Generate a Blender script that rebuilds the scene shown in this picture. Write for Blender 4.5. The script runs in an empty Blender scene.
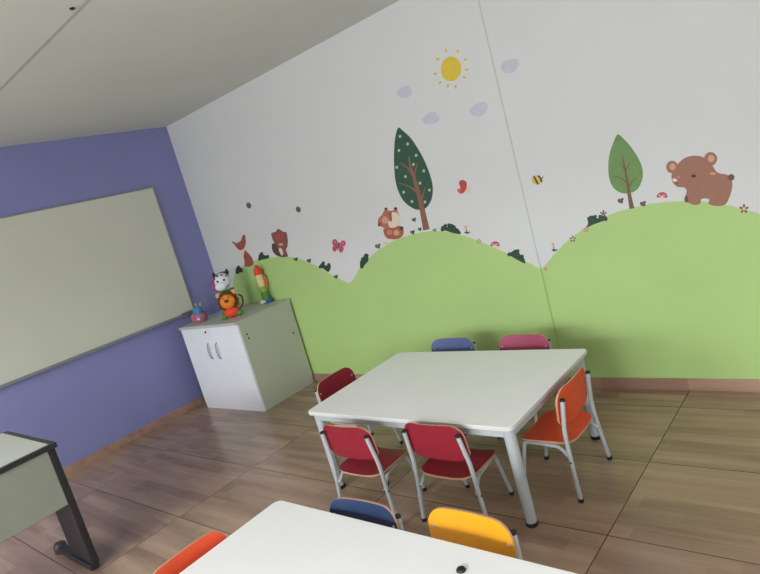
import bpy, bmesh, math, random
from mathutils import Vector, Matrix
from mathutils.geometry import tessellate_polygon
C = bpy.context.scene.collection
sc = bpy.context.scene
PI = math.pi
random.seed(4)

# ------------------------------------------------------------------ camera
CAM = Vector((5.79559, -3.70323, 1.75541))
YAW, PITCH, ROLL, FOC = -0.74656, -0.16896, -0.27416, 593.893
fwd = Vector((math.sin(YAW)*math.cos(PITCH), math.cos(YAW)*math.cos(PITCH), math.sin(PITCH)))
r0 = Vector((math.cos(YAW), -math.sin(YAW), 0)); u0 = r0.cross(fwd)
rgt = math.cos(ROLL)*r0 + math.sin(ROLL)*u0
upv = -math.sin(ROLL)*r0 + math.cos(ROLL)*u0
cd = bpy.data.cameras.new('camera'); cam = bpy.data.objects.new('camera', cd); C.objects.link(cam)
cam.matrix_world = Matrix(((rgt.x, upv.x, -fwd.x, CAM.x), (rgt.y, upv.y, -fwd.y, CAM.y), (rgt.z, upv.z, -fwd.z, CAM.z), (0, 0, 0, 1)))
cd.sensor_width = 36; cd.lens = FOC/760*36; cd.clip_start = .05
sc.camera = cam
def wall_xz(px, py):
    """where the mural's drawn outline meets the back wall, in metres (x, z)"""
    d = rgt*(px-380) + upv*(287-py) + fwd*FOC
    t = -CAM.y/d.y
    return (CAM.x+t*d.x, CAM.z+t*d.z)

# ------------------------------------------------------------------ materials
def lin(c): return tuple(((v/255)/12.92 if v/255 <= .04045 else ((v/255+.055)/1.055)**2.4) for v in c)
def mat(name, rgb, rough=.5, metal=0, spec=.5, noise=.06, nscale=12, bump=0, bscale=60, coat=0):
    m = bpy.data.materials.new(name); m.use_nodes = True
    nt = m.node_tree; b = nt.nodes['Principled BSDF']
    c = lin(rgb)
    tc = nt.nodes.new('ShaderNodeTexCoord'); nz = nt.nodes.new('ShaderNodeTexNoise')
    nz.inputs['Scale'].default_value = nscale; nz.inputs['Detail'].default_value = 3
    nt.links.new(tc.outputs['Object'], nz.inputs['Vector'])
    rp = nt.nodes.new('ShaderNodeValToRGB')
    rp.color_ramp.elements[0].position = .3; rp.color_ramp.elements[1].position = .7
    rp.color_ramp.elements[0].color = (*[v*(1-noise) for v in c], 1)
    rp.color_ramp.elements[1].color = (*[min(1, v*(1+noise)) for v in c], 1)
    nt.links.new(nz.outputs['Fac'], rp.inputs['Fac']); nt.links.new(rp.outputs['Color'], b.inputs['Base Color'])
    b.inputs['Roughness'].default_value = rough; b.inputs['Metallic'].default_value = metal
    b.inputs['Specular IOR Level'].default_value = spec; b.inputs['Coat Weight'].default_value = coat
    if bump:
        n2 = nt.nodes.new('ShaderNodeTexNoise'); n2.inputs['Scale'].default_value = bscale
        nt.links.new(tc.outputs['Object'], n2.inputs['Vector'])
        bp = nt.nodes.new('ShaderNodeBump'); bp.inputs['Strength'].default_value = bump; bp.inputs['Distance'].default_value = .01
        nt.links.new(n2.outputs['Fac'], bp.inputs['Height']); nt.links.new(bp.outputs['Normal'], b.inputs['Normal'])
    return m
def tile_mat(name, tile=True, cols=None):
    m = bpy.data.materials.new(name); m.use_nodes = True
    nt = m.node_tree; b = nt.nodes['Principled BSDF']; N = nt.nodes.new; Lk = nt.links.new
    tc = N('ShaderNodeTexCoord'); sx = N('ShaderNodeSeparateXYZ'); Lk(tc.outputs['Object'], sx.inputs[0])
    def M(op, a, bb=None, cc=None):
        n = N('ShaderNodeMath'); n.operation = op
        for i, v in enumerate((a, bb, cc)):
            if v is None: continue
            if isinstance(v, (int, float)): n.inputs[i].default_value = v
            else: Lk(v, n.inputs[i])
        return n.outputs[0]
    TX, TY = 1.32, .632
    tx = M('DIVIDE', M('SUBTRACT', sx.outputs[0], 4.68-8*TX), TX)
    ty = M('DIVIDE', M('ADD', sx.outputs[1], .876+20*TY), TY)
    ix, iy = M('FLOOR', tx), M('FLOOR', ty)
    fx, fy = M('FRACT', tx), M('FRACT', ty)
    # board streaks running along x, each tile its own
    cv = N('ShaderNodeCombineXYZ')
    Lk(M('ADD', M('MULTIPLY', sx.outputs[0], .9), M('MULTIPLY', ix, 7.3)), cv.inputs[0])
    Lk(M('ADD', M('MULTIPLY', sx.outputs[1], 9.0), M('MULTIPLY', iy, 3.1)), cv.inputs[1])
    Lk(M('MULTIPLY', sx.outputs[2], 9.0), cv.inputs[2])
    nz = N('ShaderNodeTexNoise'); nz.inputs['Scale'].default_value = 1; nz.inputs['Detail'].default_value = 5; nz.inputs['Roughness'].default_value = .55
    Lk(cv.outputs[0], nz.inputs['Vector'])
    rp = N('ShaderNodeValToRGB'); el = rp.color_ramp.elements
    el[0].position = .32; el[0].color = (*lin((cols or (FLOOR_D, FLOOR_L))[0]), 1); el[1].position = .68; el[1].color = (*lin((cols or (FLOOR_D, FLOOR_L))[1]), 1)
    # printed planks: narrow strips with their own tone
    py_ = M('FLOOR', M('DIVIDE', sx.outputs[1], .079)); wn0 = N('ShaderNodeTexWhiteNoise'); wn0.noise_dimensions = '1D'; Lk(py_, wn0.inputs['W'])
    px_ = M('FLOOR', M('ADD', M('DIVIDE', sx.outputs[0], .55), M('MULTIPLY', wn0.outputs['Value'], 3.0)))
    cc = N('ShaderNodeCombineXYZ'); Lk(px_, cc.inputs[0]); Lk(py_, cc.inputs[1]); Lk(ix, cc.inputs[2])
    wn = N('ShaderNodeTexWhiteNoise'); Lk(cc.outputs[0], wn.inputs['Vector'])
    Lk(M('ADD', M('MULTIPLY', nz.outputs['Fac'], .8), M('MULTIPLY', wn.outputs['Value'], .15)), rp.inputs['Fac'])
    col = rp.outputs['Color']
    if tile:
        ex = M('MULTIPLY', M('MINIMUM', fx, M('SUBTRACT', 1.0, fx)), TX)
        ey = M('MULTIPLY', M('MINIMUM', fy, M('SUBTRACT', 1.0, fy)), TY)
        gr = M('LESS_THAN', M('MINIMUM', ex, ey), .0026)
        mx = N('ShaderNodeMix'); mx.data_type = 'RGBA'
        Lk(gr, mx.inputs['Factor']); Lk(col, mx.inputs[6]); mx.inputs[7].default_value = (*lin((76, 62, 48)), 1)
        col = mx.outputs[2]
    Lk(col, b.inputs['Base Color'])
    b.inputs['Roughness'].default_value = .24; b.inputs['Specular IOR Level'].default_value = .5
    return m
FLOOR_D, FLOOR_L = (138, 112, 95), (180, 152, 130)
M_ = {}
M_['white_wall'] = mat('white_wall_paint', (212, 213, 212), .7, noise=.012, nscale=3, bump=.03, bscale=14)
M_['green'] = mat('green_wall_paint', (172, 202, 126), .6, noise=.03, nscale=1.6)
M_['purple'] = mat('purple_wall_paint', (128, 130, 180), .6, noise=.03, nscale=2)
M_['ceiling'] = mat('ceiling_paint', (206, 208, 200), .8, noise=.02, nscale=1.5)
M_['seam_ceiling'] = mat('ceiling_joint_filler', (176, 178, 172), .8)
M_['seam'] = mat('joint_filler_grey', (196, 198, 197), .7)
M_['seam_green'] = mat('seam_green', (150, 182, 100), .7)
M_['floor'] = tile_mat('wood_look_tile'); M_['base'] = tile_mat('wood_look_skirting', False, ((146, 114, 98), (178, 144, 126)))
M_['board'] = mat('board_enamel', (200, 202, 188), .35, noise=.015, nscale=2)
M_['alu'] = mat('board_frame_aluminium', (150, 152, 154), .4, .4)
M_['lam'] = mat('white_laminate', (238, 237, 235), .3, noise=.01, nscale=4)
M_['lam_edge'] = mat('laminate_edge', (205, 205, 198), .5)
M_['steel'] = mat('grey_painted_steel', (172, 178, 180), .4, noise=.04, nscale=25)
M_['black'] = mat('black_rubber', (26, 26, 28), .6)
M_['blackm'] = mat('black_painted_steel', (34, 33, 36), .45)
M_['ply'] = mat('plywood_edge', (190, 146, 116), .6, noise=.08, nscale=40)
M_['red'] = mat('red_laminate', (138, 26, 44), .4, noise=.05)
M_['wine'] = mat('wine_laminate', (132, 24, 44), .4, noise=.05)
M_['orange'] = mat('orange_laminate', (222, 82, 46), .4, noise=.04)
M_['yellow'] = mat('yellow_laminate', (220, 154, 24), .4, noise=.04)
M_['navy'] = mat('navy_laminate', (32, 50, 84), .45, noise=.05)
M_['blue'] = mat('blue_laminate', (80, 94, 138), .45, noise=.05)
M_['pink'] = mat('pink_laminate', (160, 68, 96), .45, noise=.05)
M_['screw'] = mat('zinc_screw', (205, 205, 205), .3, .6)
M_['cab_side'] = mat('grey_cabinet_side', (182, 184, 174), .5, noise=.015, nscale=4)
M_['cab_door'] = mat('white_cabinet_door', (228, 230, 234), .3, noise=.01, nscale=4)
M_['handle'] = mat('grey_handle', (165, 169, 178), .35, .5)
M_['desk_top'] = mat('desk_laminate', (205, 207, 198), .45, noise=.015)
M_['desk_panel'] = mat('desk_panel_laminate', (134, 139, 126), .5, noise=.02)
M_['foot'] = mat('brown_plastic_foot', (62, 50, 48), .5)
def pm(name, rgb, rough=.55): M_[name] = mat(name, rgb, rough, noise=.05, nscale=30)
for n, c in dict(p_dkgreen=(44, 82, 62), p_green=(104, 140, 78), p_bush=(34, 66, 46), p_trunk=(136, 92, 72), p_trunk2=(112, 84, 58),
                 p_dot=(176, 196, 160), p_bear=(152, 104, 84), p_bear_in=(204, 156, 132), p_bear_dk=(100, 70, 64), p_eye=(42, 30, 26),
                 p_cream=(224, 208, 184), p_fox=(160, 78, 66), p_fox2=(176, 108, 84), p_fox2b=(168, 92, 60), p_squirrel=(128, 82, 74),
                 p_sq_dk=(80, 58, 54), p_sun=(218, 188, 56), p_cloud=(192, 194, 206), p_pinkbf=(190, 70, 100), p_redbf=(186, 66, 66),
                 p_bee_y=(212, 178, 88), p_bee_k=(58, 50, 40), p_wing=(212, 206, 216), p_bug=(84, 84, 80), p_flpink=(196, 122, 112),
                 p_flcream=(222, 196, 168), p_flred=(180, 72, 92), p_leaf=(110, 150, 78), p_flbrown=(140, 84, 86)).items(): pm(n, c)
for n, c in dict(t_white=(226, 226, 230), t_black=(34, 34, 40), t_pink=(190, 50, 90), t_green=(70, 140, 60), t_orange=(226, 130, 30),
                 t_brown=(92, 46, 24), t_red=(220, 66, 40), t_peach=(226, 152, 108), t_cream=(226, 206, 150), t_blue=(44, 96, 170),
                 t_teal=(50, 120, 170), t_mauve=(160, 92, 120), t_lime=(150, 176, 80), t_orange2=(206, 112, 70)).items(): pm(n, c, .6)

# ------------------------------------------------------------------ mesh helpers
def finish(name, bm, m, parent=None, smooth=False, bevel=0):
    me = bpy.data.meshes.new(name); bmesh.ops.recalc_face_normals(bm, faces=bm.faces)
    bm.to_mesh(me); bm.free()
    ms = m if isinstance(m, (list, tuple)) else [m]
    for k in ms: me.materials.append(M_[k])
    if smooth:
        for f in me.polygons: f.use_smooth = True
    o = bpy.data.objects.new(name, me); C.objects.link(o)
    if parent: o.parent = parent
    if bevel:
        b = o.modifiers.new('bevel', 'BEVEL'); b.width = bevel; b.segments = 2; b.limit_method = 'ANGLE'
    if smooth and not bevel:
        me.set_sharp_from_angle(angle=math.radians(40))
    return o
def box(bm, a, b, mi=0):
    x0, y0, z0 = a; x1, y1, z1 = b
    v = [bm.verts.new(p) for p in ((x0,y0,z0),(x1,y0,z0),(x1,y1,z0),(x0,y1,z0),(x0,y0,z1),(x1,y0,z1),(x1,y1,z1),(x0,y1,z1))]
    for q in ((0,3,2,1),(4,5,6,7),(0,1,5,4),(1,2,6,5),(2,3,7,6),(3,0,4,7)):
        bm.faces.new([v[i] for i in q]).material_index = mi
    return v
def bx(name, a, b, m, parent=None, bevel=0):
    bm = bmesh.new(); box(bm, a, b); return finish(name, bm, m, parent, bevel=bevel)
def catmull(pts, n=5, closed=False):
    P = [Vector(p) for p in pts]; out = []
    L = len(P); rng = range(L if closed else L-1)
    for i in rng:
        if closed: p0, p1, p2, p3 = P[i-1], P[i], P[(i+1) % L], P[(i+2) % L]
        else: p0, p1, p2, p3 = P[max(i-1, 0)], P[i], P[i+1], P[min(i+2, L-1)]
        for k in range(n):
            t = k/n
            out.append(.5*((2*p1)+(p2-p0)*t+(2*p0-5*p1+4*p2-p3)*t*t+(3*p1-p0-3*p2+p3)*t**3))
    if not closed: out.append(P[-1])
    return out
def tube(bm, pts, r, seg=10, mi=0, r_end=None):
    pts = [Vector(p) for p in pts]; rings = []
    ref = None
    for i, p in enumerate(pts):
        d = (pts[min(i+1, len(pts)-1)] - pts[max(i-1, 0)]).normalized()
        if ref is None:
            ref = d.orthogonal().normalized()
        ref = (ref - d*ref.dot(d)).normalized()
        s = d.cross(ref)
        rr = r if r_end is None else r+(r_end-r)*i/(len(pts)-1)
        rings.append([bm.verts.new(p+rr*(math.cos(a)*ref+math.sin(a)*s)) for a in [2*PI*k/seg for k in range(seg)]])
    for A, B in zip(rings, rings[1:]):
        for k in range(seg): bm.faces.new((A[k], A[(k+1) % seg], B[(k+1) % seg], B[k])).material_index = mi
    bm.faces.new(rings[0][::-1]).material_index = mi; bm.faces.new(rings[-1]).material_index = mi
def tb(name, pts, r, m, parent, seg=12, r_end=None):
    bm = bmesh.new(); tube(bm, pts, r, seg, 0, r_end); return finish(name, bm, m, parent, smooth=True)
def rrect(x0, y0, x1, y1, r, n=6):
    out = []
    for cx, cy, a in ((x1-r, y1-r, 0), (x0+r, y1-r, PI/2), (x0+r, y0+r, PI), (x1-r, y0+r, 3*PI/2)):
        for k in range(n+1): out.append((cx+r*math.cos(a+PI/2*k/n), cy+r*math.sin(a+PI/2*k/n)))
    return out
def slab(bm, pts, z0, z1, mt=0, ms=0):
    A = [bm.verts.new((x, y, z0)) for x, y in pts]; B = [bm.verts.new((x, y, z1)) for x, y in pts]
    bm.faces.new(A[::-1]).material_index = mt; bm.faces.new(B).material_index = mt
    n = len(pts)
    for i in range(n): bm.faces.new((A[i], A[(i+1) % n], B[(i+1) % n], B[i])).material_index = ms
def sphere(bm, c, r, mi=0, seg=14, ring=9, sc_=(1, 1, 1)):
    g = bmesh.ops.create_uvsphere(bm, u_segments=seg, v_segments=ring, radius=r)
    for v in g['verts']: v.co = Vector((v.co.x*sc_[0]+c[0], v.co.y*sc_[1]+c[1], v.co.z*sc_[2]+c[2]))
    for f in {f for v in g['verts'] for f in v.link_faces}: f.material_index = mi
def lathe(bm, prof, c, seg=20, mi=0):
    rings = [[bm.verts.new((c[0]+r*math.cos(2*PI*k/seg), c[1]+r*math.sin(2*PI*k/seg), c[2]+z)) for k in range(seg)] for r, z in prof]
    for A, B in zip(rings, rings[1:]):
        for k in range(seg): bm.faces.new((A[k], A[(k+1) % seg], B[(k+1) % seg], B[k])).material_index = mi
    bm.faces.new(rings[0][::-1]).material_index = mi; bm.faces.new(rings[-1]).material_index = mi
def tag(o, label, cat, group=None):
    o['label'] = label; o['category'] = cat
    if group: o['group'] = group
    return o
def thing(name, label, cat, loc=(0, 0, 0), rz=0, group=None):
    o = bpy.data.objects.new(name, None); C.objects.link(o); o.location = loc; o.rotation_euler = (0, 0, rz)
    o.empty_display_size = .1
    return tag(o, label, cat, group)
def struct(o): o['kind'] = 'structure'; return o
def dup(root, loc, rz, label, group=None):
    r = root.copy(); C.objects.link(r); r.location = loc; r.rotation_euler = (0, 0, rz); r['label'] = label
    if group: r['group'] = group
    for ch in list(root.children):
        c = ch.copy(); C.objects.link(c); c.parent = r
        for g in list(ch.children):
            d = g.copy(); C.objects.link(d); d.parent = c
    return r

# ------------------------------------------------------------------ room
RX, RY, H = 7.6, -6.0, 2.926
struct(bx('floor', (-.15, RY-.15, -.12), (RX+.15, .15, 0), 'floor'))
struct(bx('ceiling', (-.15, RY-.15, H), (RX+.15, .15, H+.12), 'ceiling'))
struct(bx('wall_left', (-.15, RY-.15, 0), (0, .15, H), 'purple'))
# back wall: white above, green painted hills below, one wall with two paints
hill_px = [(233.5, 277), (238, 270), (245, 265.5), (254, 261), (266, 258), (283, 256.5), (296, 258), (308, 262), (320, 268), (334, 276), (349, 283.5)]
hill2 = [(349, 283.5), (354, 278), (360, 268), (368, 259), (380, 249), (395, 240), (410, 235), (425, 231.8), (440, 231), (456, 233.5), (475, 239.5), (495, 248), (512, 255.5), (528, 262.5), (541, 269.5)]
hill3 = [(541, 269.5), (547, 263), (556, 252), (568, 240.5), (582, 230), (600, 219), (620, 211), (642, 205.5), (665, 202), (690, 201), (715, 203), (738, 207.5), (760, 214)]
out = []
for h in (hill_px, hill2, hill3):
    w = [(*wall_xz(*q), 0) for q in h]
    w = [(x, z, 0) for x, z, _ in w]
    c = catmull(w, 5); out += c if not out else c[1:]
line = [(0, 0), (.187, 0), (.19, .85), (.205, 1.02)] + [(p.x, p.y) for p in out] + [(6.0, .98), (6.3, .86), (6.7, 1.0), (RX, 1.12)]
bm = bmesh.new()
lo = [bm.verts.new((x, 0, 0)) for x, z in line]; hi = [bm.verts.new((x, 0, H)) for x, z in line]
mid = [lo[i] if z == 0 else bm.verts.new((x, 0, z)) for i, (x, z) in enumerate(line)]
for i in range(len(line)-1):
    if mid[i+1] is not lo[i+1]:
        q = [lo[i], lo[i+1], mid[i+1]] + ([mid[i]] if mid[i] is not lo[i] else [])
        bm.faces.new(q).material_index = 1
    bm.faces.new((mid[i], mid[i+1], hi[i+1], hi[i])).material_index = 0
back = [bm.verts.new(p) for p in ((0, .15, 0), (RX, .15, 0), (RX, .15, H), (0, .15, H))]
bm.faces.new(back); bm.faces.new(hi+[back[2], back[3]]); bm.faces.new(lo[::-1]+[back[0], back[1]])
bm.faces.new((lo[0], hi[0], back[3], back[0])); bm.faces.new((hi[-1], mid[-1], lo[-1], back[1], back[2]))
struct(finish('wall_back', bm, ['white_wall', 'green']))
def wall_holes(name, axis, pos, thick, a0, a1, holes, m):
    """wall in the plane axis=pos with rectangular openings (a0,a1,z0,z1)"""
    xs = sorted({a0, a1, *[h[0] for h in holes], *[h[1] for h in holes]})
    zs = sorted({0, H, *[h[2] for h in holes], *[h[3] for h in holes]})
    bm = bmesh.new()
    for i in range(len(xs)-1):
        for k in range(len(zs)-1):
            cx, cz = (xs[i]+xs[i+1])/2, (zs[k]+zs[k+1])/2
            if any(h[0] < cx < h[1] and h[2] < cz < h[3] for h in holes): continue
            if axis == 'y': box(bm, (xs[i], pos-thick, zs[k]), (xs[i+1], pos, zs[k+1]))
            else: box(bm, (pos, xs[i], zs[k]), (pos+thick, xs[i+1], zs[k+1]))
    return struct(finish(name, bm, m))
WIN = [(1.0, 3.4, 1.0, 2.3), (4.2, 6.6, 1.0, 2.3)]
WINR = [(-4.4, -2.6, 1.0, 2.3)]
wall_holes('wall_front', 'y', RY, .15, 0, RX, WIN, 'white_wall')
wall_holes('wall_right', 'x', RX, .15, RY, 0, WINR, 'white_wall')
for i, (a, b, z0, z1) in enumerate(WIN):
    bm = bmesh.new(); y0, y1 = RY-.1, RY-.05
    for q in (a, (a+b)/2-.02, b-.04): box(bm, (q, y0, z0), (q+.04, y1, z1))
    box(bm, (a+.04, y0, z0), (b-.04, y1, z0+.04)); box(bm, (a+.04, y0, z1-.04), (b-.04, y1, z1))
    struct(finish('window_%d' % (i+1), bm, 'steel'))
a, b, z0, z1 = WINR[0]; bm = bmesh.new()
for q in (a, (a+b)/2-.02, b-.04): box(bm, (RX+.05, q, z0), (RX+.1, q+.04, z1))
box(bm, (RX+.05, a+.04, z0), (RX+.1, b-.04, z0+.04)); box(bm, (RX+.05, a+.04, z1-.04), (RX+.1, b-.04, z1))
struct(finish('window_3', bm, 'steel'))
# skirting
struct(bx('baseboard_back', (0.012, -.012, 0), (RX, -.0005, .078), 'base', bevel=.002))
struct(bx('baseboard_left', (0.0005, RY, 0), (.012, -.0005, .078), 'base', bevel=.002))
# panel joints
bm = bmesh.new()
zg = .905
box(bm, (3.870, -.003, zg), (3.880, -.0005, H), 0); box(bm, (3.872, -.0025, .08), (3.882, -.0005, zg), 1)
struct(finish('trim_1', bm, ['seam', 'seam_green']))
struct(bx('trim_2', (.005, -2.145, H-.0025), (RX-.01, -2.122, H-.0005), 'seam_ceiling'))
# ceiling hook/dot
o = bpy.data.objects.new
bm = bmesh.new(); lathe(bm, [(.008, -.007), (.013, -.004), (.013, 0)], (2.953, -2.172, H-.0005), 12)
tag(finish('ceiling_cap', bm, 'black', smooth=True), 'small dark round cap on the ceiling beside the panel joint', 'ceiling cap')

# ------------------------------------------------------------------ whiteboard
wb = thing('whiteboard', 'large wide pale whiteboard with thin grey frame on purple wall', 'whiteboard', (0, -1.9, .968))
Y1, Y0, Z0, Z1 = 1.9-.388, -1.4, 0.0, 1.367
bx('board_surface', (.004, Y0+.012, Z0+.012), (.02, Y1-.012, Z1-.012), 'board', wb)
bm = bmesh.new()
box(bm, (.001, Y0, Z1-.012), (.026, Y1, Z1)); box(bm, (.001, Y0, Z0), (.026, Y1, Z0+.016))
box(bm, (.001, Y0, Z0+.016), (.026, Y0+.012, Z1-.012)); box(bm, (.001, Y1-.012, Z0+.016), (.026, Y1, Z1-.012))
finish('frame', bm, 'alu', wb)
bm = bmesh.new(); box(bm, (.026, Y0+.3, Z0-.002), (.072, Y1-.02, Z0+.003)); box(bm, (.069, Y0+.3, Z0+.003), (.072, Y1-.02, Z0+.010))
finish('marker_tray', bm, 'alu', wb)
er = thing('board_eraser', 'dark felt eraser lying on the whiteboard tray by the cabinet', 'eraser', (.048, -.50, .9715), .0)
bx('felt_pad', (-.018, -.055, 0), (.018, .055, .012), 'black', er); bx('grip', (-.017, -.053, .012), (.017, .053, .028), 'alu', er, bevel=.004)

# ------------------------------------------------------------------ cabinet
KW, KD, KH = .966, .68, .89
cb = thing('storage_cabinet', 'low two-door cabinet with white doors and grey sides in the room corner', 'cabinet', (.21, -.719, 0), .018)
bm = bmesh.new(); box(bm, (.003, .004, 0), (KW-.004, .022, .055), 1); box(bm, (.003, .022, 0), (KW-.004, KD-.01, .055), 0)
finish('plinth', bm, ['cab_side', 'cab_door'], cb)
bx('carcass', (0, .021, .055), (KW, KD-.005, KH-.026), 'cab_side', cb, bevel=.001)
bx('top_panel', (-.012, -.012, KH-.026), (KW+.004, KD, KH), 'cab_side', cb, bevel=.002)
for k, (a, b) in enumerate(((.002, KW/2-.0015), (KW/2+.0015, KW-.002))):
    d = bx('door', (a, 0, .057), (b, .0205, KH-.029), 'cab_door', cb, bevel=.0015)
    hx = KW/2 + (-.07 if k == 0 else .07)
    pts = [(hx, .002, .545), (hx, -.018, .56), (hx, -.026, .605), (hx, -.026, .645), (hx, -.018, .69), (hx, .002, .705)]
    tb('door_handle', catmull(pts, 4), .007, 'handle', d, 8)
    if k == 0:
        tb('lock', [(KW/2-.05, .002, .82), (KW/2-.05, -.006, .82)], .011, 'black', d, 12)
for (yy, zz) in ((.075, .745), (.082, .705), (.60, .56)):
    tb('screw_cap', [(KW-.001, yy, zz), (KW+.003, yy, zz)], .009, 'black', cb, 10)

# ------------------------------------------------------------------ teacher's desk
DX, DY, DZ = 2.05, -2.655, .83
dk = thing('teacher_desk', "grey-topped teacher's desk with black steel frame at left edge", 'desk', (DX, DY, 0))
bm = bmesh.new(); box(bm, (-.885, -1.25, DZ-.022), (-.032, -.032, DZ))
finish('desk_top', bm, 'desk_top', dk)
bm = bmesh.new(); box(bm, (-.885, -.032, DZ-.028), (0, 0, DZ+.001)); box(bm, (-.032, -1.25, DZ-.028), (0, -.032, DZ+.001))
finish('edge_band', bm, 'blackm', dk, bevel=.002)
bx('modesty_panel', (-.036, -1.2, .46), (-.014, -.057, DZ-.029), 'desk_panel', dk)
bm = bmesh.new(); box(bm, (-.33, -.056, .05), (-.012, -.014, DZ-.029))
lg = finish('leg', bm, 'blackm', dk, bevel=.004)
bm = bmesh.new(); box(bm, (-.58, -.070, .012), (-.03, -.014, .05)); finish('foot_bar', bm, 'blackm', lg, bevel=.006)
for fx_ in (-.58,):
    bm = bmesh.new(); lathe(bm, [(.036, 0), (.042, .012), (.040, .05), (.028, .066)], (fx_, -.042, 0.0), 16)
    finish('foot_cap', bm, 'foot', lg, smooth=True)
bm = bmesh.new(); box(bm, (-.30, -1.236, 0.0), (.002, -1.2, DZ-.029)); finish('leg', bm, 'blackm', dk, bevel=.004)

# ------------------------------------------------------------------ tables
def make_table(name, label, loc, rz=0, W=1.42, D=.955, TZ=.54):
    t = thing(name, label, 'table', loc, rz)
    bm = bmesh.new(); slab(bm, rrect(-W/2, -D/2, W/2, D/2, .035), TZ-.022, TZ, 0, 1)
    finish('tabletop', bm, ['lam', 'lam_edge'], t, bevel=.003)
    bm = bmesh.new(); i, k = .022, .02; z0, z1 = TZ-.064, TZ-.0222
    a, b = W/2-i, D/2-i
    box(bm, (-a+.04, -b, z0), (a-.04, -b+k, z1)); box(bm, (-a+.04, b-k, z0), (a-.04, b, z1))
    box(bm, (-a, -b+.04, z0), (-a+k, b-.04, z1)); box(bm, (a-k, -b+.04, z0), (a, b-.04, z1))
    finish('apron', bm, 'steel', t)
    for sx in (-1, 1):
        for sy in (-1, 1):
            x, y = sx*(W/2-.05), sy*(D/2-.05)
            l = tb('leg', [(x, y, .018), (x, y, TZ-.0225)], .027, 'steel', t, 20, .030)
            bm = bmesh.new(); lathe(bm, [(.027, 0), (.029, .004), (.029, .022)], (x, y, 0), 20)
            finish('foot_cap', bm, 'black', l, smooth=True)
    return t
make_table('classroom_table', 'low white table in the middle with six chairs around it', (3.668, -1.108, 0), 0)
make_table('classroom_table', 'low white table cut off by the lower edge, nearest the camera', (3.612+.71, -2.366-.4775, 0), -.004)
bm = bmesh.new(); lathe(bm, [(.014, 0), (.016, .003), (.013, .009), (.005, .012)], (4.668, -2.478, .5403), 16)
tag(finish('round_button', bm, 'black', smooth=True), 'small dark round cap lying on the nearest white table', 'cap')

# ------------------------------------------------------------------ chairs
def make_chair(colour, label, loc, rz, group, name='child_chair'):
    t = thing(name, label, 'chair', loc, rz, group)
    # seat: curved plywood shell, front at +y
    def curved(outline_half, cols, fn, th, name, m):
        """outline_half(u)->(v0,v1) for u in cols; fn maps u,v,offset to 3D"""
        bm = bmesh.new(); R = 6; F = []; K = []
        for u in cols:
            v0, v1 = outline_half(u)
            F.append([bm.verts.new(fn(u, v0+(v1-v0)*k/R, th/2)) for k in range(R+1)])
            K.append([bm.verts.new(fn(u, v0+(v1-v0)*k/R, -th/2)) for k in range(R+1)])
        for i in range(len(cols)-1):
            for k in range(R):
                bm.faces.new((F[i][k], F[i+1][k], F[i+1][k+1], F[i][k+1])).material_index = 0
                bm.faces.new((K[i][k], K[i][k+1], K[i+1][k+1], K[i+1][k])).material_index = 0
            for k in (0, R): bm.faces.new((F[i][k], F[i+1][k], K[i+1][k], K[i][k])).material_index = 1
        for i in (0, len(cols)-1):
            for k in range(R): bm.faces.new((F[i][k], F[i][k+1], K[i][k+1], K[i][k])).material_index = 1
        for f in bm.faces: f.smooth = True
        o = finish(name, bm, [m, 'ply'], t, smooth=True)
        return o
    def cols(hw, r):
        a = [-hw+r*(1-math.cos(PI/2*k/5)) for k in range(6)]
        mid = [-hw+r+(2*hw-2*r)*k/6 for k in range(1, 6)]
        return a+mid+[-x for x in a[::-1]]
    def half(hw, r, v0, v1, rb=None):
        rb = rb or r
        def f(u):
            e = abs(u)-(hw-r)
            d = r-math.sqrt(max(r*r-e*e, 0)) if e > 0 else 0
            return v0+d*rb/r*.98, v1-d*.98
        return f
    hw, r = .166, .07
    def seatfn(u, v, o): return (u, v, .292+o-.012*math.cos(u/hw*PI/2)*1.0 - .016*max(0, (v-.28)/.08)**2)
    curved(half(hw, r, .05, .345), cols(hw, r), seatfn, .011, 'seat', colour)
    hb, rb = .181, .07
    def backfn(u, v, o):
        lean = -.10*(v-.37)
        return (u, .084+lean - .020*(1-(u/hb)**2)+o, v)
    bk = curved(half(hb, rb, .375, .571, .05), cols(hb, rb), backfn, .010, 'backrest', colour)
    for s in (-1, 1):
        x = s*(hb-.022)
        for z in (.50,):
            y = .084-.10*(z-.37)-.020*(1-((hb-.022)/hb)**2)
            tb('screw', [(x, y+.004, z), (x, y+.0085, z)], .006, 'screw', bk, 8)
        X = lambda v: s*v
        pts = [(X(.205), .045, .012), (X(.195), .053, .12), (X(.186), .058, .21), (X(.180), .062, .29), (X(.177), .062, .36), (X(.172), .054, .43), (X(.165), .042, .522)]
        l = tb('rear_leg', catmull(pts, 4), .0115, 'steel', t, 10)
        bm = bmesh.new(); lathe(bm, [(.012, 0), (.014, .002), (.0135, .02)], (X(.205), .045, 0), 12); finish('foot_cap', bm, 'black', l, smooth=True)
        tb('end_cap', [(X(.165), .042, .521), (X(.165), .041, .531)], .0125, 'black', l, 12)
        tb('bolt', [(X(.198), .058, .205), (X(.168), .058, .205)], .006, 'black', l, 8)
        pts = [(X(.172), .058, .205), (X(.166), .085, .235), (X(.160), .115, .262), (X(.155), .15, .268), (X(.143), .28, .268), (X(.140), .31, .262), (X(.138), .33, .235), (X(.140), .385, .012)]
        l = tb('front_leg', catmull(pts, 4), .010, 'steel', t, 10)
        bm = bmesh.new(); lathe(bm, [(.0115, 0), (.013, .002), (.0125, .02)], (X(.140), .385, 0), 12); finish('foot_cap', bm, 'black', l, smooth=True)
    tb('crossbar', [(-.154, .17, .262), (.154, .17, .262)], .008, 'steel', t, 8)
    return t
G1, G2 = 'chairs around the middle table', 'chairs around the nearest table'
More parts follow.
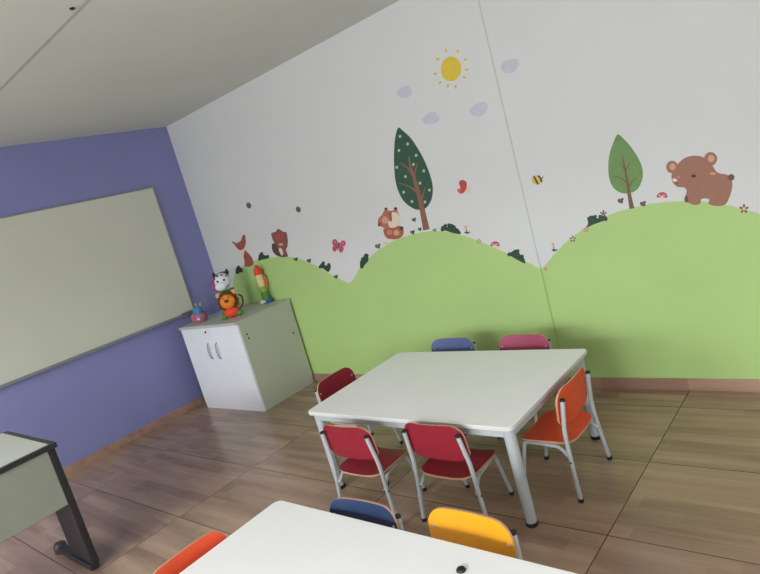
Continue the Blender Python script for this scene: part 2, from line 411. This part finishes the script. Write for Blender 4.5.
red = make_chair('red', 'red chair seen from behind on near side of middle table, the left one', (3.458, -1.81, 0), .02, G1)
dup(red, (3.972, -1.715, 0), 0, 'red chair seen from behind beside the front right leg of middle table', G1)
make_chair('orange', 'orange chair at the right end of the middle table', (4.525, -1.095, 0), PI/2, G1)
make_chair('wine', 'dark red chair at the left end of the middle table near the cabinet', (2.675, -1.105, 0), -PI/2, G1)
make_chair('blue', 'blue chair behind the middle table, facing the camera by the green wall', (3.325, -.41, 0), PI+.02, G1)
make_chair('pink', 'pink chair behind the middle table, facing the camera by the green wall', (3.88, -.395, 0), PI-.02, G1)
make_chair('navy', 'navy blue chair tucked at the far side of the nearest table', (4.085, -2.25, 0), PI+.03, G2)
make_chair('yellow', 'yellow chair tucked at the far side of the nearest table', (4.56, -2.195, 0), PI-.03, G2)
make_chair('orange', 'orange-red chair at the left end of the nearest table, cut by bottom edge', (3.49, -2.80, 0), -PI/2, G2)

# ------------------------------------------------------------------ wall stickers
def zc(x0, y0, s): return lambda q: (x0+q[0]/s, y0+q[1]/s)
def decal(name, polys, label=None, cat='wall sticker', parent=None, group=None, lay=1, org=None, smooth=True):
    """thin vinyl sticker on the wall; polys = [(points in the wall plane, material)] as slim raised layers"""
    mats = []
    bm = bmesh.new()
    for i_, (pts, m, l) in enumerate(polys):
        if m not in mats: mats.append(m)
        mi = mats.index(m)
        y0 = -.0006-.0008*(l-1); y1 = -.0006-.0008*l-i_*.00005
        A = [bm.verts.new((x, y1, z)) for x, z in pts]; B = [bm.verts.new((x, y0 if l == 1 else y0+.0004, z)) for x, z in pts]
        n = len(pts)
        for i in range(n): bm.faces.new((A[i], A[(i+1) % n], B[(i+1) % n], B[i])).material_index = mi
        for tri in tessellate_polygon([[Vector((x, z, 0)) for x, z in pts]]):
            for L_ in (A, B):
                try: bm.faces.new([L_[k] for k in tri]).material_index = mi
                except ValueError: pass
    if org:
        for v in bm.verts: v.co -= Vector((org[0], 0, org[1]))
    o = finish(name, bm, mats, parent)
    if org and not parent: o.location = (org[0], 0, org[1])
    if label: tag(o, label, cat, group)
    return o
def W(px, smooth=4):
    w = [(*wall_xz(*q), 0) for q in px]
    return [(p.x, p.y) for p in catmull(w, smooth, True)] if smooth > 1 else [(a, b) for a, b, _ in w]
def ell(cx, cy, rx, ry, n=16, rot=0):
    """ellipse given in photo pixels -> wall points"""
    px = [(cx+rx*math.cos(t)*math.cos(rot)-ry*math.sin(t)*math.sin(rot), cy+rx*math.cos(t)*math.sin(rot)+ry*math.sin(t)*math.cos(rot)) for t in [2*PI*k/n for k in range(n)]]
    return W(px, 1)
def circ(cx, cy, r, n=20, sx=1):
    x, z = wall_xz(cx, cy)
    return [(x+r*sx*math.cos(2*PI*k/n), z+r*math.sin(2*PI*k/n)) for k in range(n)]
def stroke(pts, w0, w1):
    """tapering limb between photo points, widths in pixels"""
    L = []; R = []
    n = len(pts)
    for i, p in enumerate(pts):
        a = pts[max(i-1, 0)]; b = pts[min(i+1, n-1)]
        dx, dy = b[0]-a[0], b[1]-a[1]; d = math.hypot(dx, dy)
        w = (w0+(w1-w0)*i/(n-1))/2
        L.append((p[0]-dy/d*w, p[1]+dx/d*w)); R.append((p[0]+dy/d*w, p[1]-dx/d*w))
    return W(L+R[::-1], 1)
SG = 'woodland stickers on the mural wall'
# trees
z = zc(380, 115, 4.6)
t = thing('tree_sticker', 'tall dark green leaf-shaped tree sticker with pale dots on middle hill', 'wall sticker', group=SG)
crown = [(85, 58), (72, 95), (66, 150), (65, 230), (75, 320), (105, 390), (150, 428), (185, 436), (215, 425), (238, 385), (243, 330), (228, 268), (195, 190), (145, 110), (105, 72)]
decal('foliage', [(W([z(q) for q in crown]), 'p_dkgreen', 1)], parent=t)
decal('trunk', [(stroke([z(q) for q in ((214, 528), (200, 460), (188, 400), (172, 340), (155, 280), (140, 235), (133, 190))], 6.4, 1.2), 'p_trunk', 2),
                (stroke([z(q) for q in ((160, 290), (130, 245), (92, 218))], 2.4, .7), 'p_trunk', 2), (stroke([z(q) for q in ((178, 360), (140, 330), (88, 312))], 2.4, .7), 'p_trunk', 2),
                (stroke([z(q) for q in ((157, 285), (165, 250), (172, 222))], 1.9, .6), 'p_trunk', 2), (stroke([z(q) for q in ((190, 405), (198, 365), (210, 332))], 2.6, .7), 'p_trunk', 2)], parent=t)
decal('blossoms', [(ell(*z(q), 1.3, 1.6, 8), 'p_dot', 3) for q in ((93, 98), (128, 133), (88, 163), (167, 185), (155, 227), (78, 240), (202, 257), (118, 283), (185, 313), (228, 345), (110, 355), (148, 398), (208, 400))], parent=t)
z = zc(595, 130, 6.75)
t = thing('tree_sticker', 'smaller light green leaf-shaped tree sticker on the right hill', 'wall sticker', group=SG)
crown = [(152, 30), (122, 90), (97, 170), (90, 260), (100, 340), (130, 395), (180, 425), (240, 425), (290, 395), (320, 330), (320, 260), (290, 185), (240, 110), (190, 55)]
decal('foliage', [(W([z(q) for q in crown]), 'p_green', 1)], parent=t)
decal('trunk', [(stroke([z(q) for q in ((250, 530), (238, 470), (226, 400), (215, 330), (203, 260), (185, 175))], 4.8, .9), 'p_trunk2', 2),
                (stroke([z(q) for q in ((205, 275), (190, 245), (162, 218))], 1.5, .5), 'p_trunk2', 2), (stroke([z(q) for q in ((207, 275), (222, 245), (242, 215))], 1.5, .5), 'p_trunk2', 2),
                (stroke([z(q) for q in ((220, 360), (180, 325), (125, 308))], 1.6, .5), 'p_trunk2', 2), (stroke([z(q) for q in ((228, 385), (250, 350), (278, 315))], 1.6, .5), 'p_trunk2', 2)], parent=t)
# bear
z = zc(655, 140, 6.752)
t = thing('bear_sticker', 'brown bear cub sticker walking on top of the right hill', 'wall sticker', group=SG)
body = [(150, 165), (200, 122), (260, 106), (320, 114), (375, 150), (408, 205), (440, 226), (495, 238), (522, 285), (517, 340), (497, 400), (470, 438), (410, 446), (362, 430), (368, 402), (338, 394), (310, 402), (306, 430), (265, 438), (215, 418), (198, 400), (214, 350), (200, 322), (150, 315), (118, 282), (112, 235), (128, 195)]
decal('body', [(W([z(q) for q in body], 3), 'p_bear', 1)], parent=t)
for c, rr in (((116, 182), 6), ((376, 127), 6.6)):
    e = decal('ear', [(ell(*z(c), rr, rr*1.05), 'p_bear', 2), (ell(*z((c[0]+4, c[1]-2)), rr*.5, rr*.55), 'p_bear_in', 3)], parent=t)
decal('eye', [(ell(*z((262, 243)), 2.5, 1.5, 12), 'p_eye', 2)], parent=t)
decal('muzzle', [(ell(*z((134, 270)), 2.6, 1.6, 12, .3), 'p_cream', 2), (ell(*z((160, 250)), 1.5, 1.3, 12), 'p_flpink', 2), (ell(*z((145, 290)), 1.8, .8, 12, .6), 'p_bear_dk', 2), (ell(*z((392, 226)), 3, 1.2, 12), 'p_bear_in', 2)], parent=t)
decal('tail', [(ell(*z((515, 252)), 3.3, 3.3, 14), 'p_bear_dk', 2)], parent=t)
decal('paw_patch', [(ell(*z((212, 400)), 2, 3.4, 12), 'p_bear_dk', 2)], parent=t)  # darker brown patch on the bear's paw
# fox left
z = zc(220, 220, 9.5)
t = thing('fox_sticker', 'small red-brown fox sticker with pointed ears on left hill', 'wall sticker', group=SG)
decal('head', [(W([z(q) for q in ((118, 205), (160, 222), (200, 195), (215, 148), (240, 148), (247, 210), (236, 260), (205, 300), (165, 270))], 1), 'p_fox', 2), (ell(*z((128, 212)), 1, .8, 8), 'p_eye', 3), (ell(*z((226, 152)), 1.2, 1.5, 8), 'p_squirrel', 3)], parent=t)
decal('body', [(W([z(q) for q in ((200, 290), (240, 290), (295, 345), (320, 410), (290, 440), (240, 440), (215, 400), (203, 340))], 3), 'p_fox', 1), (W([z(q) for q in ((196, 285), (232, 288), (225, 340), (235, 400), (230, 440), (212, 400), (200, 340))], 3), 'p_cream', 2), (ell(*z((262, 365)), 2, 2.6, 10), 'p_flbrown', 2)], parent=t)
# squirrel
t = thing('squirrel_sticker', 'brown squirrel sticker with dark tail on top of left hill', 'wall sticker', group=SG)
decal('head', [(W([z(q) for q in ((487, 128), (530, 112), (555, 82), (600, 112), (632, 118), (645, 190), (640, 240), (600, 262), (545, 250), (508, 200))], 2), 'p_squirrel', 2), (ell(*z((570, 165)), 5, 5, 12), 'p_fox', 3), (ell(*z((580, 232)), 2.4, 1.4, 10), 'p_bear_in', 3)], parent=t)
decal('body', [(W([z(q) for q in ((540, 235), (600, 250), (648, 240), (625, 285), (648, 345), (570, 350), (540, 300))], 2), 'p_squirrel', 1), (ell(*z((580, 300)), 2, 4, 10, -.3), 'p_cream', 2)], parent=t)
decal('tail', [(W([z(q) for q in ((500, 222), (535, 235), (560, 290), (585, 345), (545, 338), (508, 305), (494, 260))], 3), 'p_sq_dk', 3)], parent=t)
# curled fox beside dark tree
z = zc(360, 190, 7.6)
t = thing('fox_sticker', 'orange fox sticker hugging its tail beside the dark green tree', 'wall sticker', group=SG)
decal('head', [(W([z(q) for q in ((140, 262), (142, 215), (168, 190), (195, 138), (215, 155), (255, 155), (275, 135), (290, 170), (305, 205), (300, 255), (265, 288), (190, 290))], 2), 'p_fox2', 2), (W([z(q) for q in ((245, 170), (285, 175), (305, 210), (298, 258), (265, 285), (225, 280), (215, 235), (240, 235))], 3), 'p_cream', 3), (stroke([z(q) for q in ((220, 175), (238, 205), (240, 238))], 2.4, 1), 'p_fox', 4), (ell(*z((198, 142)), 1.3, 1.4, 8), 'p_eye', 3), (ell(*z((272, 140)), 1.8, 1.4, 8), 'p_eye', 3), (ell(*z((148, 262)), 1.2, 2.2, 8, .4), 'p_sq_dk', 3), (ell(*z((192, 228)), 3.2, 3.6, 12), 'p_bear_in', 3)], parent=t)
decal('body', [(W([z(q) for q in ((180, 295), (240, 288), (300, 272), (330, 300), (326, 345), (285, 372), (215, 370), (187, 340))], 3), 'p_fox2b', 1), (ell(*z((225, 322)), 3, 2.8, 12), 'p_flpink', 3), (ell(*z((278, 325)), 3, 2.8, 12), 'p_bear_in', 3), (ell(*z((318, 290)), 1.9, 2, 8), 'p_sq_dk', 4)], parent=t)
# sun and clouds
t = thing('sun_sticker', 'round yellow sun sticker with short rays high on white wall', 'wall sticker', group=SG)
scx, scz = wall_xz(451, 69)
decal('disc', [([(scx+.080*math.cos(a)*1.02, scz+.080*math.sin(a)) for a in [2*PI*k/28 for k in range(28)]], 'p_sun', 1)], parent=t)
rays = []
for q in ((279, 86), (329, 90), (361, 124), (366, 168), (356, 200), (319, 240), (287, 236), (254, 223), (233, 185), (244, 123)):
    px, py = 380+q[0]/4.222, 30+q[1]/4.222
    d = math.hypot(px-451, py-69); ux, uy = (px-451)/d, (py-69)/d
    rays.append((stroke([(px-ux*1.6, py-uy*1.6), (px+ux*2, py+uy*2)], 2.6, 1.2), 'p_sun', 1))
decal('rays', rays, parent=t)
CG = 'pale cloud stickers around the sun'
def cloud(cx, cy, rx, ry, rot, label):
    pts = []
    for k in range(18):
        a = 2*PI*k/18; f = 1+.06*math.cos(3*a+cx)
        pts.append((cx+rx*f*math.cos(a)*math.cos(rot)-ry*f*math.sin(a)*math.sin(rot), cy+rx*f*math.cos(a)*math.sin(rot)+ry*f*math.sin(a)*math.cos(rot)))
    decal('cloud_sticker', [(W(pts, 2), 'p_cloud', 1)], label, group=CG, org=wall_xz(cx, cy))
cloud(404.5, 92, 7.6, 6, -.25, 'pale lilac cloud sticker farthest left, below left of the sun')
cloud(431, 118.5, 8.6, 5.8, -.25, 'pale lilac cloud sticker above the right side of the dark tree')
cloud(479, 109.5, 9.6, 6.6, -.45, 'pale grey cloud sticker below right of the sun')
cloud(510, 66, 9.6, 6.6, -.45, 'pale lilac cloud sticker right of the sun beyond the wall joint')
# butterflies, bee, bugs
def butterfly(cx, cy, s, m, label, m2='p_bee_k', rot=0.):
    P = lambda dx, dy: (cx+s*(dx*math.cos(rot)-dy*math.sin(rot)), cy+s*(dx*math.sin(rot)+dy*math.cos(rot)))
    pol = []
    for sx in (-1, 1):
        pol.append((W([P(sx*.1, -.1), P(sx*.5, -1), P(sx*1.05, -.8), P(sx*.95, -.1)], 3), m, 1))
        pol.append((W([P(sx*.1, .0), P(sx*.85, .1), P(sx*.8, .8), P(sx*.35, .95)], 3), m, 1))
        pol.append((ell(*P(sx*.65, -.55), s*.2, s*.2, 8), 'p_flpink', 2))
    pol.append((stroke([P(0, -.6), P(0, .7)], s*.22, s*.1), m2, 2))
    return decal('butterfly_sticker', pol, label, group='butterfly stickers', org=wall_xz(cx, cy))
butterfly(338.5, 246, 6.2, 'p_pinkbf', 'pink butterfly sticker flying over the left valley of the hills', rot=.15)
# red ladybird-like butterfly in profile
decal('butterfly_sticker', [(W([(459, 182.5), (462, 179.8), (466.5, 182), (466.5, 188), (464, 192.5), (460, 193.5), (457.2, 189.5), (460.5, 188)], 3), 'p_redbf', 1), (ell(468.5, 189.5, 2.2, 4, 10, .3), 'p_flcream', 1), (ell(462, 182.8, 1.6, 1, 8), 'p_flbrown', 2), (ell(460, 190, 1.2, 1.2, 8), 'p_flpink', 2)],
      'red butterfly sticker with folded wings right of the dark tree', group='butterfly stickers', org=wall_xz(463, 187))
b = thing('bee_sticker', 'striped yellow and black bee sticker right of the wall joint', 'wall sticker', group=SG)
decal('body', [(ell(537, 180, 5.4, 4.7, 18, .2), 'p_bee_y', 1), (stroke([(533.8, 176), (536, 180), (538.3, 184.4)], 1.7, 1.7), 'p_bee_k', 2), (stroke([(538.3, 175.6), (540.8, 178.5), (541.8, 182)], 1.9, 1.6), 'p_bee_k', 2), (stroke([(542.3, 178.5), (543.2, 176.3)], 1, .6), 'p_bee_k', 2)], parent=b)
decal('wing', [(ell(534, 172.8, 2.2, 2.6, 10, -.3), 'p_wing', 1), (ell(538.5, 172.2, 2.2, 2.6, 10, .2), 'p_wing', 1)], parent=b)
def bug(cx, cy, s, label, m='p_bug', m2='p_flbrown'):
    decal('insect_sticker', [(ell(cx, cy+.4, s*.75, s, 10, -.4), m, 1), (ell(cx-s*.2, cy-s*.4, s*.35, s*.4, 8), m2, 2)], label, group='small insect stickers', org=wall_xz(cx, cy))
bug(248.8, 205, 3.2, 'tiny dark insect sticker above the left fox'); bug(298.3, 209, 3.2, 'tiny dark insect sticker above right of the squirrel')
def leafs(cx, cy, s, label, m='p_bug', m2='p_leaf'):
    decal('leaf_sticker', [(ell(cx-s*.3, cy+s*.05, s*.62, s*.55, 8, .7), m, 1), (ell(cx+s*.4, cy-s*.3, s*.5, s*.42, 8, -.7), m, 1), (ell(cx+s*.25, cy+s*.4, s*.5, s*.45, 8), m, 1), (ell(cx, cy+s*.05, s*.25, s*.25, 8), m2, 2)], label, group='small leaf stickers', org=wall_xz(cx, cy))
leafs(414, 219.5, 2.6, 'tiny dark leaf sticker floating between curled fox and dark tree trunk', 'p_bug', 'p_bug')
leafs(412.6, 232, 2.6, 'tiny green leaf sticker on the ground right of the curled fox', 'p_bush'); leafs(419.8, 229, 2.2, 'tiny dark leaf sticker at the foot of dark tree', 'p_bush')
leafs(377.8, 246, 3.2, 'small dark leaf sticker below left of the curled fox', 'p_bug'); leafs(386, 243, 2, 'tiny pale leaf sticker on middle hill edge below curled fox', 'p_flcream')
leafs(434.5, 230, 2.3, 'tiny pale leaf sticker right of the dark tree trunk', 'p_leaf')
leafs(620.6, 200.5, 3.6, 'small brown leaf sticker left of the light green tree trunk', 'p_bear_dk', 'p_bug'); leafs(643, 203.5, 3.6, 'small brown leaf sticker right of the light green tree trunk', 'p_bear_dk', 'p_bug')
leafs(295.8, 259, 2.4, 'tiny dark leaf sticker right of the squirrel', 'p_bush'); leafs(309, 260.5, 2.6, 'small green leaf sticker on right slope of the left hill', 'p_bush'); leafs(336, 276.5, 2.4, 'tiny green leaf sticker low on the left hill slope', 'p_bush')
def flower(cx, cy, s, m, label, stem=0, mc='p_flcream', n=5):
    pol = []
    for k in range(n):
        a = 2*PI*k/n-PI/2
        pol.append((ell(cx+s*.6*math.cos(a), cy+s*.62*math.sin(a), s*.4, s*.26, 8, a), m, 1))
    pol.append((ell(cx, cy, s*.28, s*.3, 8), mc, 2))
    if stem:
        pol.append((stroke([(cx+.1*stem, cy+s*.7), (cx+.22*stem, cy+stem)], .9, .9), 'p_bush', 1))
        pol.append((ell(cx+.2*stem-1.4, cy+stem*.8, 1.5, .8, 8, .5), 'p_bush', 1)); pol.append((ell(cx+.2*stem+1.6, cy+stem*.78, 1.5, .8, 8, -.5), 'p_bush', 1))
    decal('flower_sticker', pol, label, group='small flower stickers', org=wall_xz(cx, cy))
flower(465.8, 227, 2.9, 'p_flcream', 'cream flower sticker with green stem right of the bush on middle hill', 7, 'p_flpink')
flower(553, 244.5, 2.9, 'p_flcream', 'cream flower sticker with green stem low on the right hill', 7, 'p_flpink')
flower(479, 241, 2.6, 'p_flpink', 'tiny pink flower sticker on the right slope of middle hill')
flower(545.5, 269, 2, 'p_flpink', 'tiny pink flower sticker at the valley beside the wall joint')
flower(572.8, 239, 3.4, 'p_flbrown', 'brown-pink star flower sticker on the rising right hill'); flower(586, 229.5, 2.8, 'p_flpink', 'pink flower sticker just left of the bush on right hill')
flower(603.5, 213.5, 3.6, 'p_flbrown', 'dark pink flower sticker on top of the right hill bush', 0, 'p_bug'); flower(744, 208.8, 5, 'p_flbrown', 'brown-pink star flower sticker right of the bear')
def mush(cx, cy, s, label):
    decal('mushroom_sticker', [(W([(cx-s, cy+.35*s), (cx-.7*s, cy-.35*s), (cx, cy-.65*s), (cx+.75*s, cy-.4*s), (cx+s, cy+.4*s), (cx, cy+.3*s)], 3), 'p_flred', 1), (ell(cx, cy+.35*s, .3*s, .4*s, 8), 'p_flcream', 1), (ell(cx-.45*s, cy-.05*s, .18*s, .16*s, 8), 'p_flcream', 2), (ell(cx+.4*s, cy, .2*s, .16*s, 8), 'p_flcream', 2)], label, group='red cap stickers', org=wall_xz(cx, cy))
mush(662, 195.5, 5.4, 'red capped mushroom sticker left of the bear'); mush(495, 244.3, 4.6, 'red capped mushroom sticker on right slope of middle hill')
def bush(pts, label, m='p_bush'):
    cx = sum(p[0] for p in pts)/len(pts); cy = sum(p[1] for p in pts)/len(pts)
    decal('bush_sticker', [(W(pts, 3), m, 1)] + [(ell(cx+(p[0]-cx)*.86, cy+(p[1]-cy)*.86, 1.7, 1.9, 8), m, 1) for p in pts[::2] if p[1] < cy+2], label, group='dark green bush stickers', org=wall_xz(cx, cy))
z = zc(440, 200, 6.333)
bush([z(q) for q in ((8, 190), (10, 168), (30, 160), (45, 172), (55, 155), (80, 152), (95, 170), (118, 185), (132, 215), (80, 208), (40, 195))], 'dark bush sticker at the crest of the middle hill')
bush([z(q) for q in ((430, 345), (440, 330), (460, 332), (470, 315), (495, 318), (508, 345), (528, 358), (540, 402), (490, 378), (455, 358))], 'dark bush sticker low on the right slope of middle hill')
z = zc(540, 190, 6.333)
bush([z(q) for q in ((292, 238), (305, 215), (302, 180), (320, 162), (350, 165), (365, 180), (385, 165), (415, 165), (428, 185), (390, 200), (340, 218))], 'dark bush sticker on the right hill left of light tree')
z = zc(220, 225, 5.067)
bush([z(q) for q in ((80, 245), (82, 218), (95, 212), (112, 220), (110, 232), (92, 246))], 'dark bush sticker farthest left, below the left fox')
bush([z(q) for q in ((195, 180), (198, 150), (210, 143), (225, 152), (245, 160), (240, 170), (215, 175))], 'dark bush sticker between left fox and squirrel')
bush([z(q) for q in ((505, 212), (510, 198), (522, 190), (535, 205), (555, 200), (562, 212), (550, 238), (525, 222))], 'dark bush sticker on the right slope of left hill')
bush([z(q) for q in ((712, 218), (710, 185), (722, 170), (735, 145), (748, 150), (752, 180), (735, 200), (725, 218))], 'dark bush sticker at foot of the middle hill left slope')

# ------------------------------------------------------------------ toys on the cabinet
KT = KH+.0006
# small toy pot at front left of cabinet top
t = thing('pencil_pot', 'small mauve pot with orange side and blue top at cabinet front left', 'pencil pot', (.375, -.56, KT))
t.scale = (1.45, 1.45, 1.15)
bm = bmesh.new(); lathe(bm, [(.040, 0), (.048, .01), (.050, .055), (.044, .075), (.044, .07)], (0, 0, 0), 20); finish('pot', bm, 't_mauve', t, smooth=True)
bm = bmesh.new(); sphere(bm, (-.040, -.018, .045), .030, 0, sc_=(.7, .8, 1.4)); finish('orange_patch', bm, 't_orange2', t, smooth=True)
bm = bmesh.new(); lathe(bm, [(.030, .07), (.034, .075), (.032, .13), (.024, .14)], (0.0, 0, 0), 16); finish('blue_insert', bm, 't_teal', t, smooth=True)
for dx, dy, m in ((-.015, .005, 't_lime'), (.012, -.006, 't_orange2'), (.02, .012, 't_lime')):
    tb('pen', [(dx, dy, .12), (dx*1.6, dy*1.6, .168)], .005, m, t, 8)
bm = bmesh.new(); sphere(bm, (.034, -.036, .035), .014, 0, sc_=(1, .6, .7)); finish('white_nose', bm, 't_white', t, smooth=True)
# facing direction of craft animals: toward the camera side
def face_rot(x, y): return math.atan2(CAM.y+1.2-y, 3.6-x)+PI/2
# lion
lx, ly = .875, -.51
t = thing('lion_toy', 'orange lion toy with brown mane, red body and green base on cabinet', 'toy', (lx, ly, KT), .75)
bm = bmesh.new(); sphere(bm, (0, 0, .055), .085, 0, sc_=(1.0, .7, .65)); finish('body', bm, 't_red', t, smooth=True)
for s in (-1, 1):
    bm = bmesh.new(); sphere(bm, (s*.075, -.012, .030), .036, 0, sc_=(.9, 1.1, .8)); finish('foot', bm, 't_green', t, smooth=True)
bm = bmesh.new()
for k in range(14):
    a = 2*PI*k/14; sphere(bm, (.083*math.cos(a), -.01, .165+.080*math.sin(a)), .024, 0, 8, 6)
sphere(bm, (0, 0, .165), .085, 0, sc_=(1, .35, 1)); finish('mane', bm, 't_brown', t, smooth=True)
bm = bmesh.new(); sphere(bm, (0, -.035, .165), .074, 0, sc_=(1, .5, .95)); finish('head', bm, 't_orange', t, smooth=True)
bm = bmesh.new(); sphere(bm, (0, -.078, .178), .022, 0, sc_=(1, .5, .75)); finish('nose', bm, 't_brown', t, smooth=True)
for s in (-1, 1):
    bm = bmesh.new(); sphere(bm, (s*.028, -.070, .205), .007, 0, 8, 6); finish('eye', bm, 't_black', t, smooth=True)
    bm = bmesh.new(); sphere(bm, (s*.075, -.01, .240), .026, 0, sc_=(1, .5, 1)); finish('ear', bm, 't_peach', t, smooth=True)
bm = bmesh.new(); tube(bm, catmull([(.075, .02, .06), (.12, .02, .10), (.135, .01, .17), (.11, .0, .20)], 4), .010, 8); finish('tail', bm, 't_brown', t, smooth=True)
# zebra behind lion
t = thing('zebra_toy', 'white and black zebra toy with pink and green trim standing behind the lion toy', 'toy', (.60, -.32, KT), .75)
t.scale = (1.3, 1.3, 1.2)
bm = bmesh.new(); lathe(bm, [(.045, 0), (.055, .01), (.05, .12), (.035, .2), (.03, .22)], (0, 0, 0), 18); finish('body', bm, 't_white', t, smooth=True)
bm = bmesh.new(); lathe(bm, [(.052, .165), (.064, .172), (.064, .20), (.048, .207)], (0, 0, 0), 18); finish('collar', bm, 't_green', t, smooth=True)
bm = bmesh.new(); sphere(bm, (0, -.01, .28), .068, 0, sc_=(.95, .75, 1.05)); sphere(bm, (-.012, -.055, .245), .042, 0, sc_=(1.1, .7, .9)); finish('head', bm, 't_white', t, smooth=True)
bm = bmesh.new()
for a in (-.9, -.3, .3, .9):
    tube(bm, [(.066*math.sin(a)*.9, -.02-.045*math.cos(a)*k, .28+.055*math.cos(a)+.004) for k in (.2, .6, 1)], .0065, 6)
for k in range(6): sphere(bm, (-.03+.016*k, .008, .348-.004*abs(k-2.5)), .013, 0, 8, 6)
finish('mane', bm, 't_black', t, smooth=True)
for s in (-1, 1):
    bm = bmesh.new(); sphere(bm, (s*.026, -.060, .292), .009, 0, 8, 6); finish('eye', bm, 't_black', t, smooth=True)
    bm = bmesh.new(); sphere(bm, (s*.052, .0, .345), .022, 0, sc_=(.6, .5, 1.2)); finish('ear', bm, 't_black', t, smooth=True)
bm = bmesh.new(); sphere(bm, (-.072, -.03, .29), .017, 0, sc_=(.8, .6, 1.2)); sphere(bm, (-.068, -.045, .245), .015, 0); finish('bow', bm, 't_pink', t, smooth=True)
# tall figure at the back right
t = thing('elf_toy', 'tall slim doll with red cap, cream face and blue shoes on cabinet', 'toy', (.865, -.07, KT), .7)
t.scale = (1.1, 1.1, .98)
for s, m in ((-1, 't_white'), (1, 't_blue')):
    bm = bmesh.new(); sphere(bm, (s*.030, -.012, .022), .034, 0, sc_=(1, 1.25, .62)); finish('shoe', bm, m, t, smooth=True)
bm = bmesh.new(); lathe(bm, [(.032, .02), (.036, .05), (.034, .10), (.030, .15), (.026, .17)], (0, 0, 0), 16); finish('trousers', bm, 't_green', t, smooth=True)
bm = bmesh.new(); lathe(bm, [(.030, .12), (.037, .14), (.036, .16), (.028, .175)], (0, -.004, 0), 16); finish('belt', bm, 't_lime', t, smooth=True)
bm = bmesh.new(); lathe(bm, [(.026, .17), (.032, .19), (.036, .25), (.034, .30), (.025, .33), (.01, .34)], (0, 0, 0), 16); finish('head', bm, 't_cream', t, smooth=True)
bm = bmesh.new(); tube(bm, catmull([(.034, .012, .16), (.046, .014, .22), (.040, .012, .28)], 3), .015, 8); finish('scarf', bm, 't_orange2', t, smooth=True)
bm = bmesh.new(); lathe(bm, [(.037, .305), (.040, .32), (.032, .36), (.018, .395), (.006, .41)], (0, 0, 0), 16); finish('cap', bm, 't_red', t, smooth=True)
for s in (-1, 1):
    bm = bmesh.new(); sphere(bm, (s*.012, -.034, .262), .004, 0, 8, 6); finish('eye', bm, 't_black', t, smooth=True)

# ------------------------------------------------------------------ light
def area(name, loc, rot, sx, sy, e, col):
    l = bpy.data.lights.new(name, 'AREA'); l.shape = 'RECTANGLE'; l.size = sx; l.size_y = sy; l.energy = e; l.color = col
    o = bpy.data.objects.new(name, l); C.objects.link(o); o.location = loc; o.rotation_euler = rot; return o
area('daylight_window', (2.2, RY-.18, 1.65), (PI/2, 0, 0), 2.3, 1.2, 95, (.93, .97, 1))
area('daylight_window', (5.4, RY-.18, 1.65), (PI/2, 0, 0), 2.3, 1.2, 125, (.93, .97, 1))
area('open_sky', (4.0, RY-2.2, 3.6), (math.radians(62), 0, 0), 5.5, 2.4, 1800, (.92, .96, 1))
area('daylight_window', (RX+.18, -3.5, 1.65), (PI/2, 0, PI/2), 1.7, 1.2, 45, (.96, .98, 1))
w = bpy.data.worlds.new('world'); sc.world = w; w.use_nodes = True
bg = w.node_tree.nodes['Background']; bg.inputs[0].default_value = (.85, .93, 1, 1); bg.inputs[1].default_value = 2.0
sc.view_settings.view_transform = 'Standard'; sc.view_settings.look = 'None'; sc.view_settings.gamma = 1
sc.view_settings.use_curve_mapping = False; sc.view_settings.exposure = -0.55
sc.cycles.use_denoising = True; sc.cycles.max_bounces = 10; sc.cycles.diffuse_bounces = 6
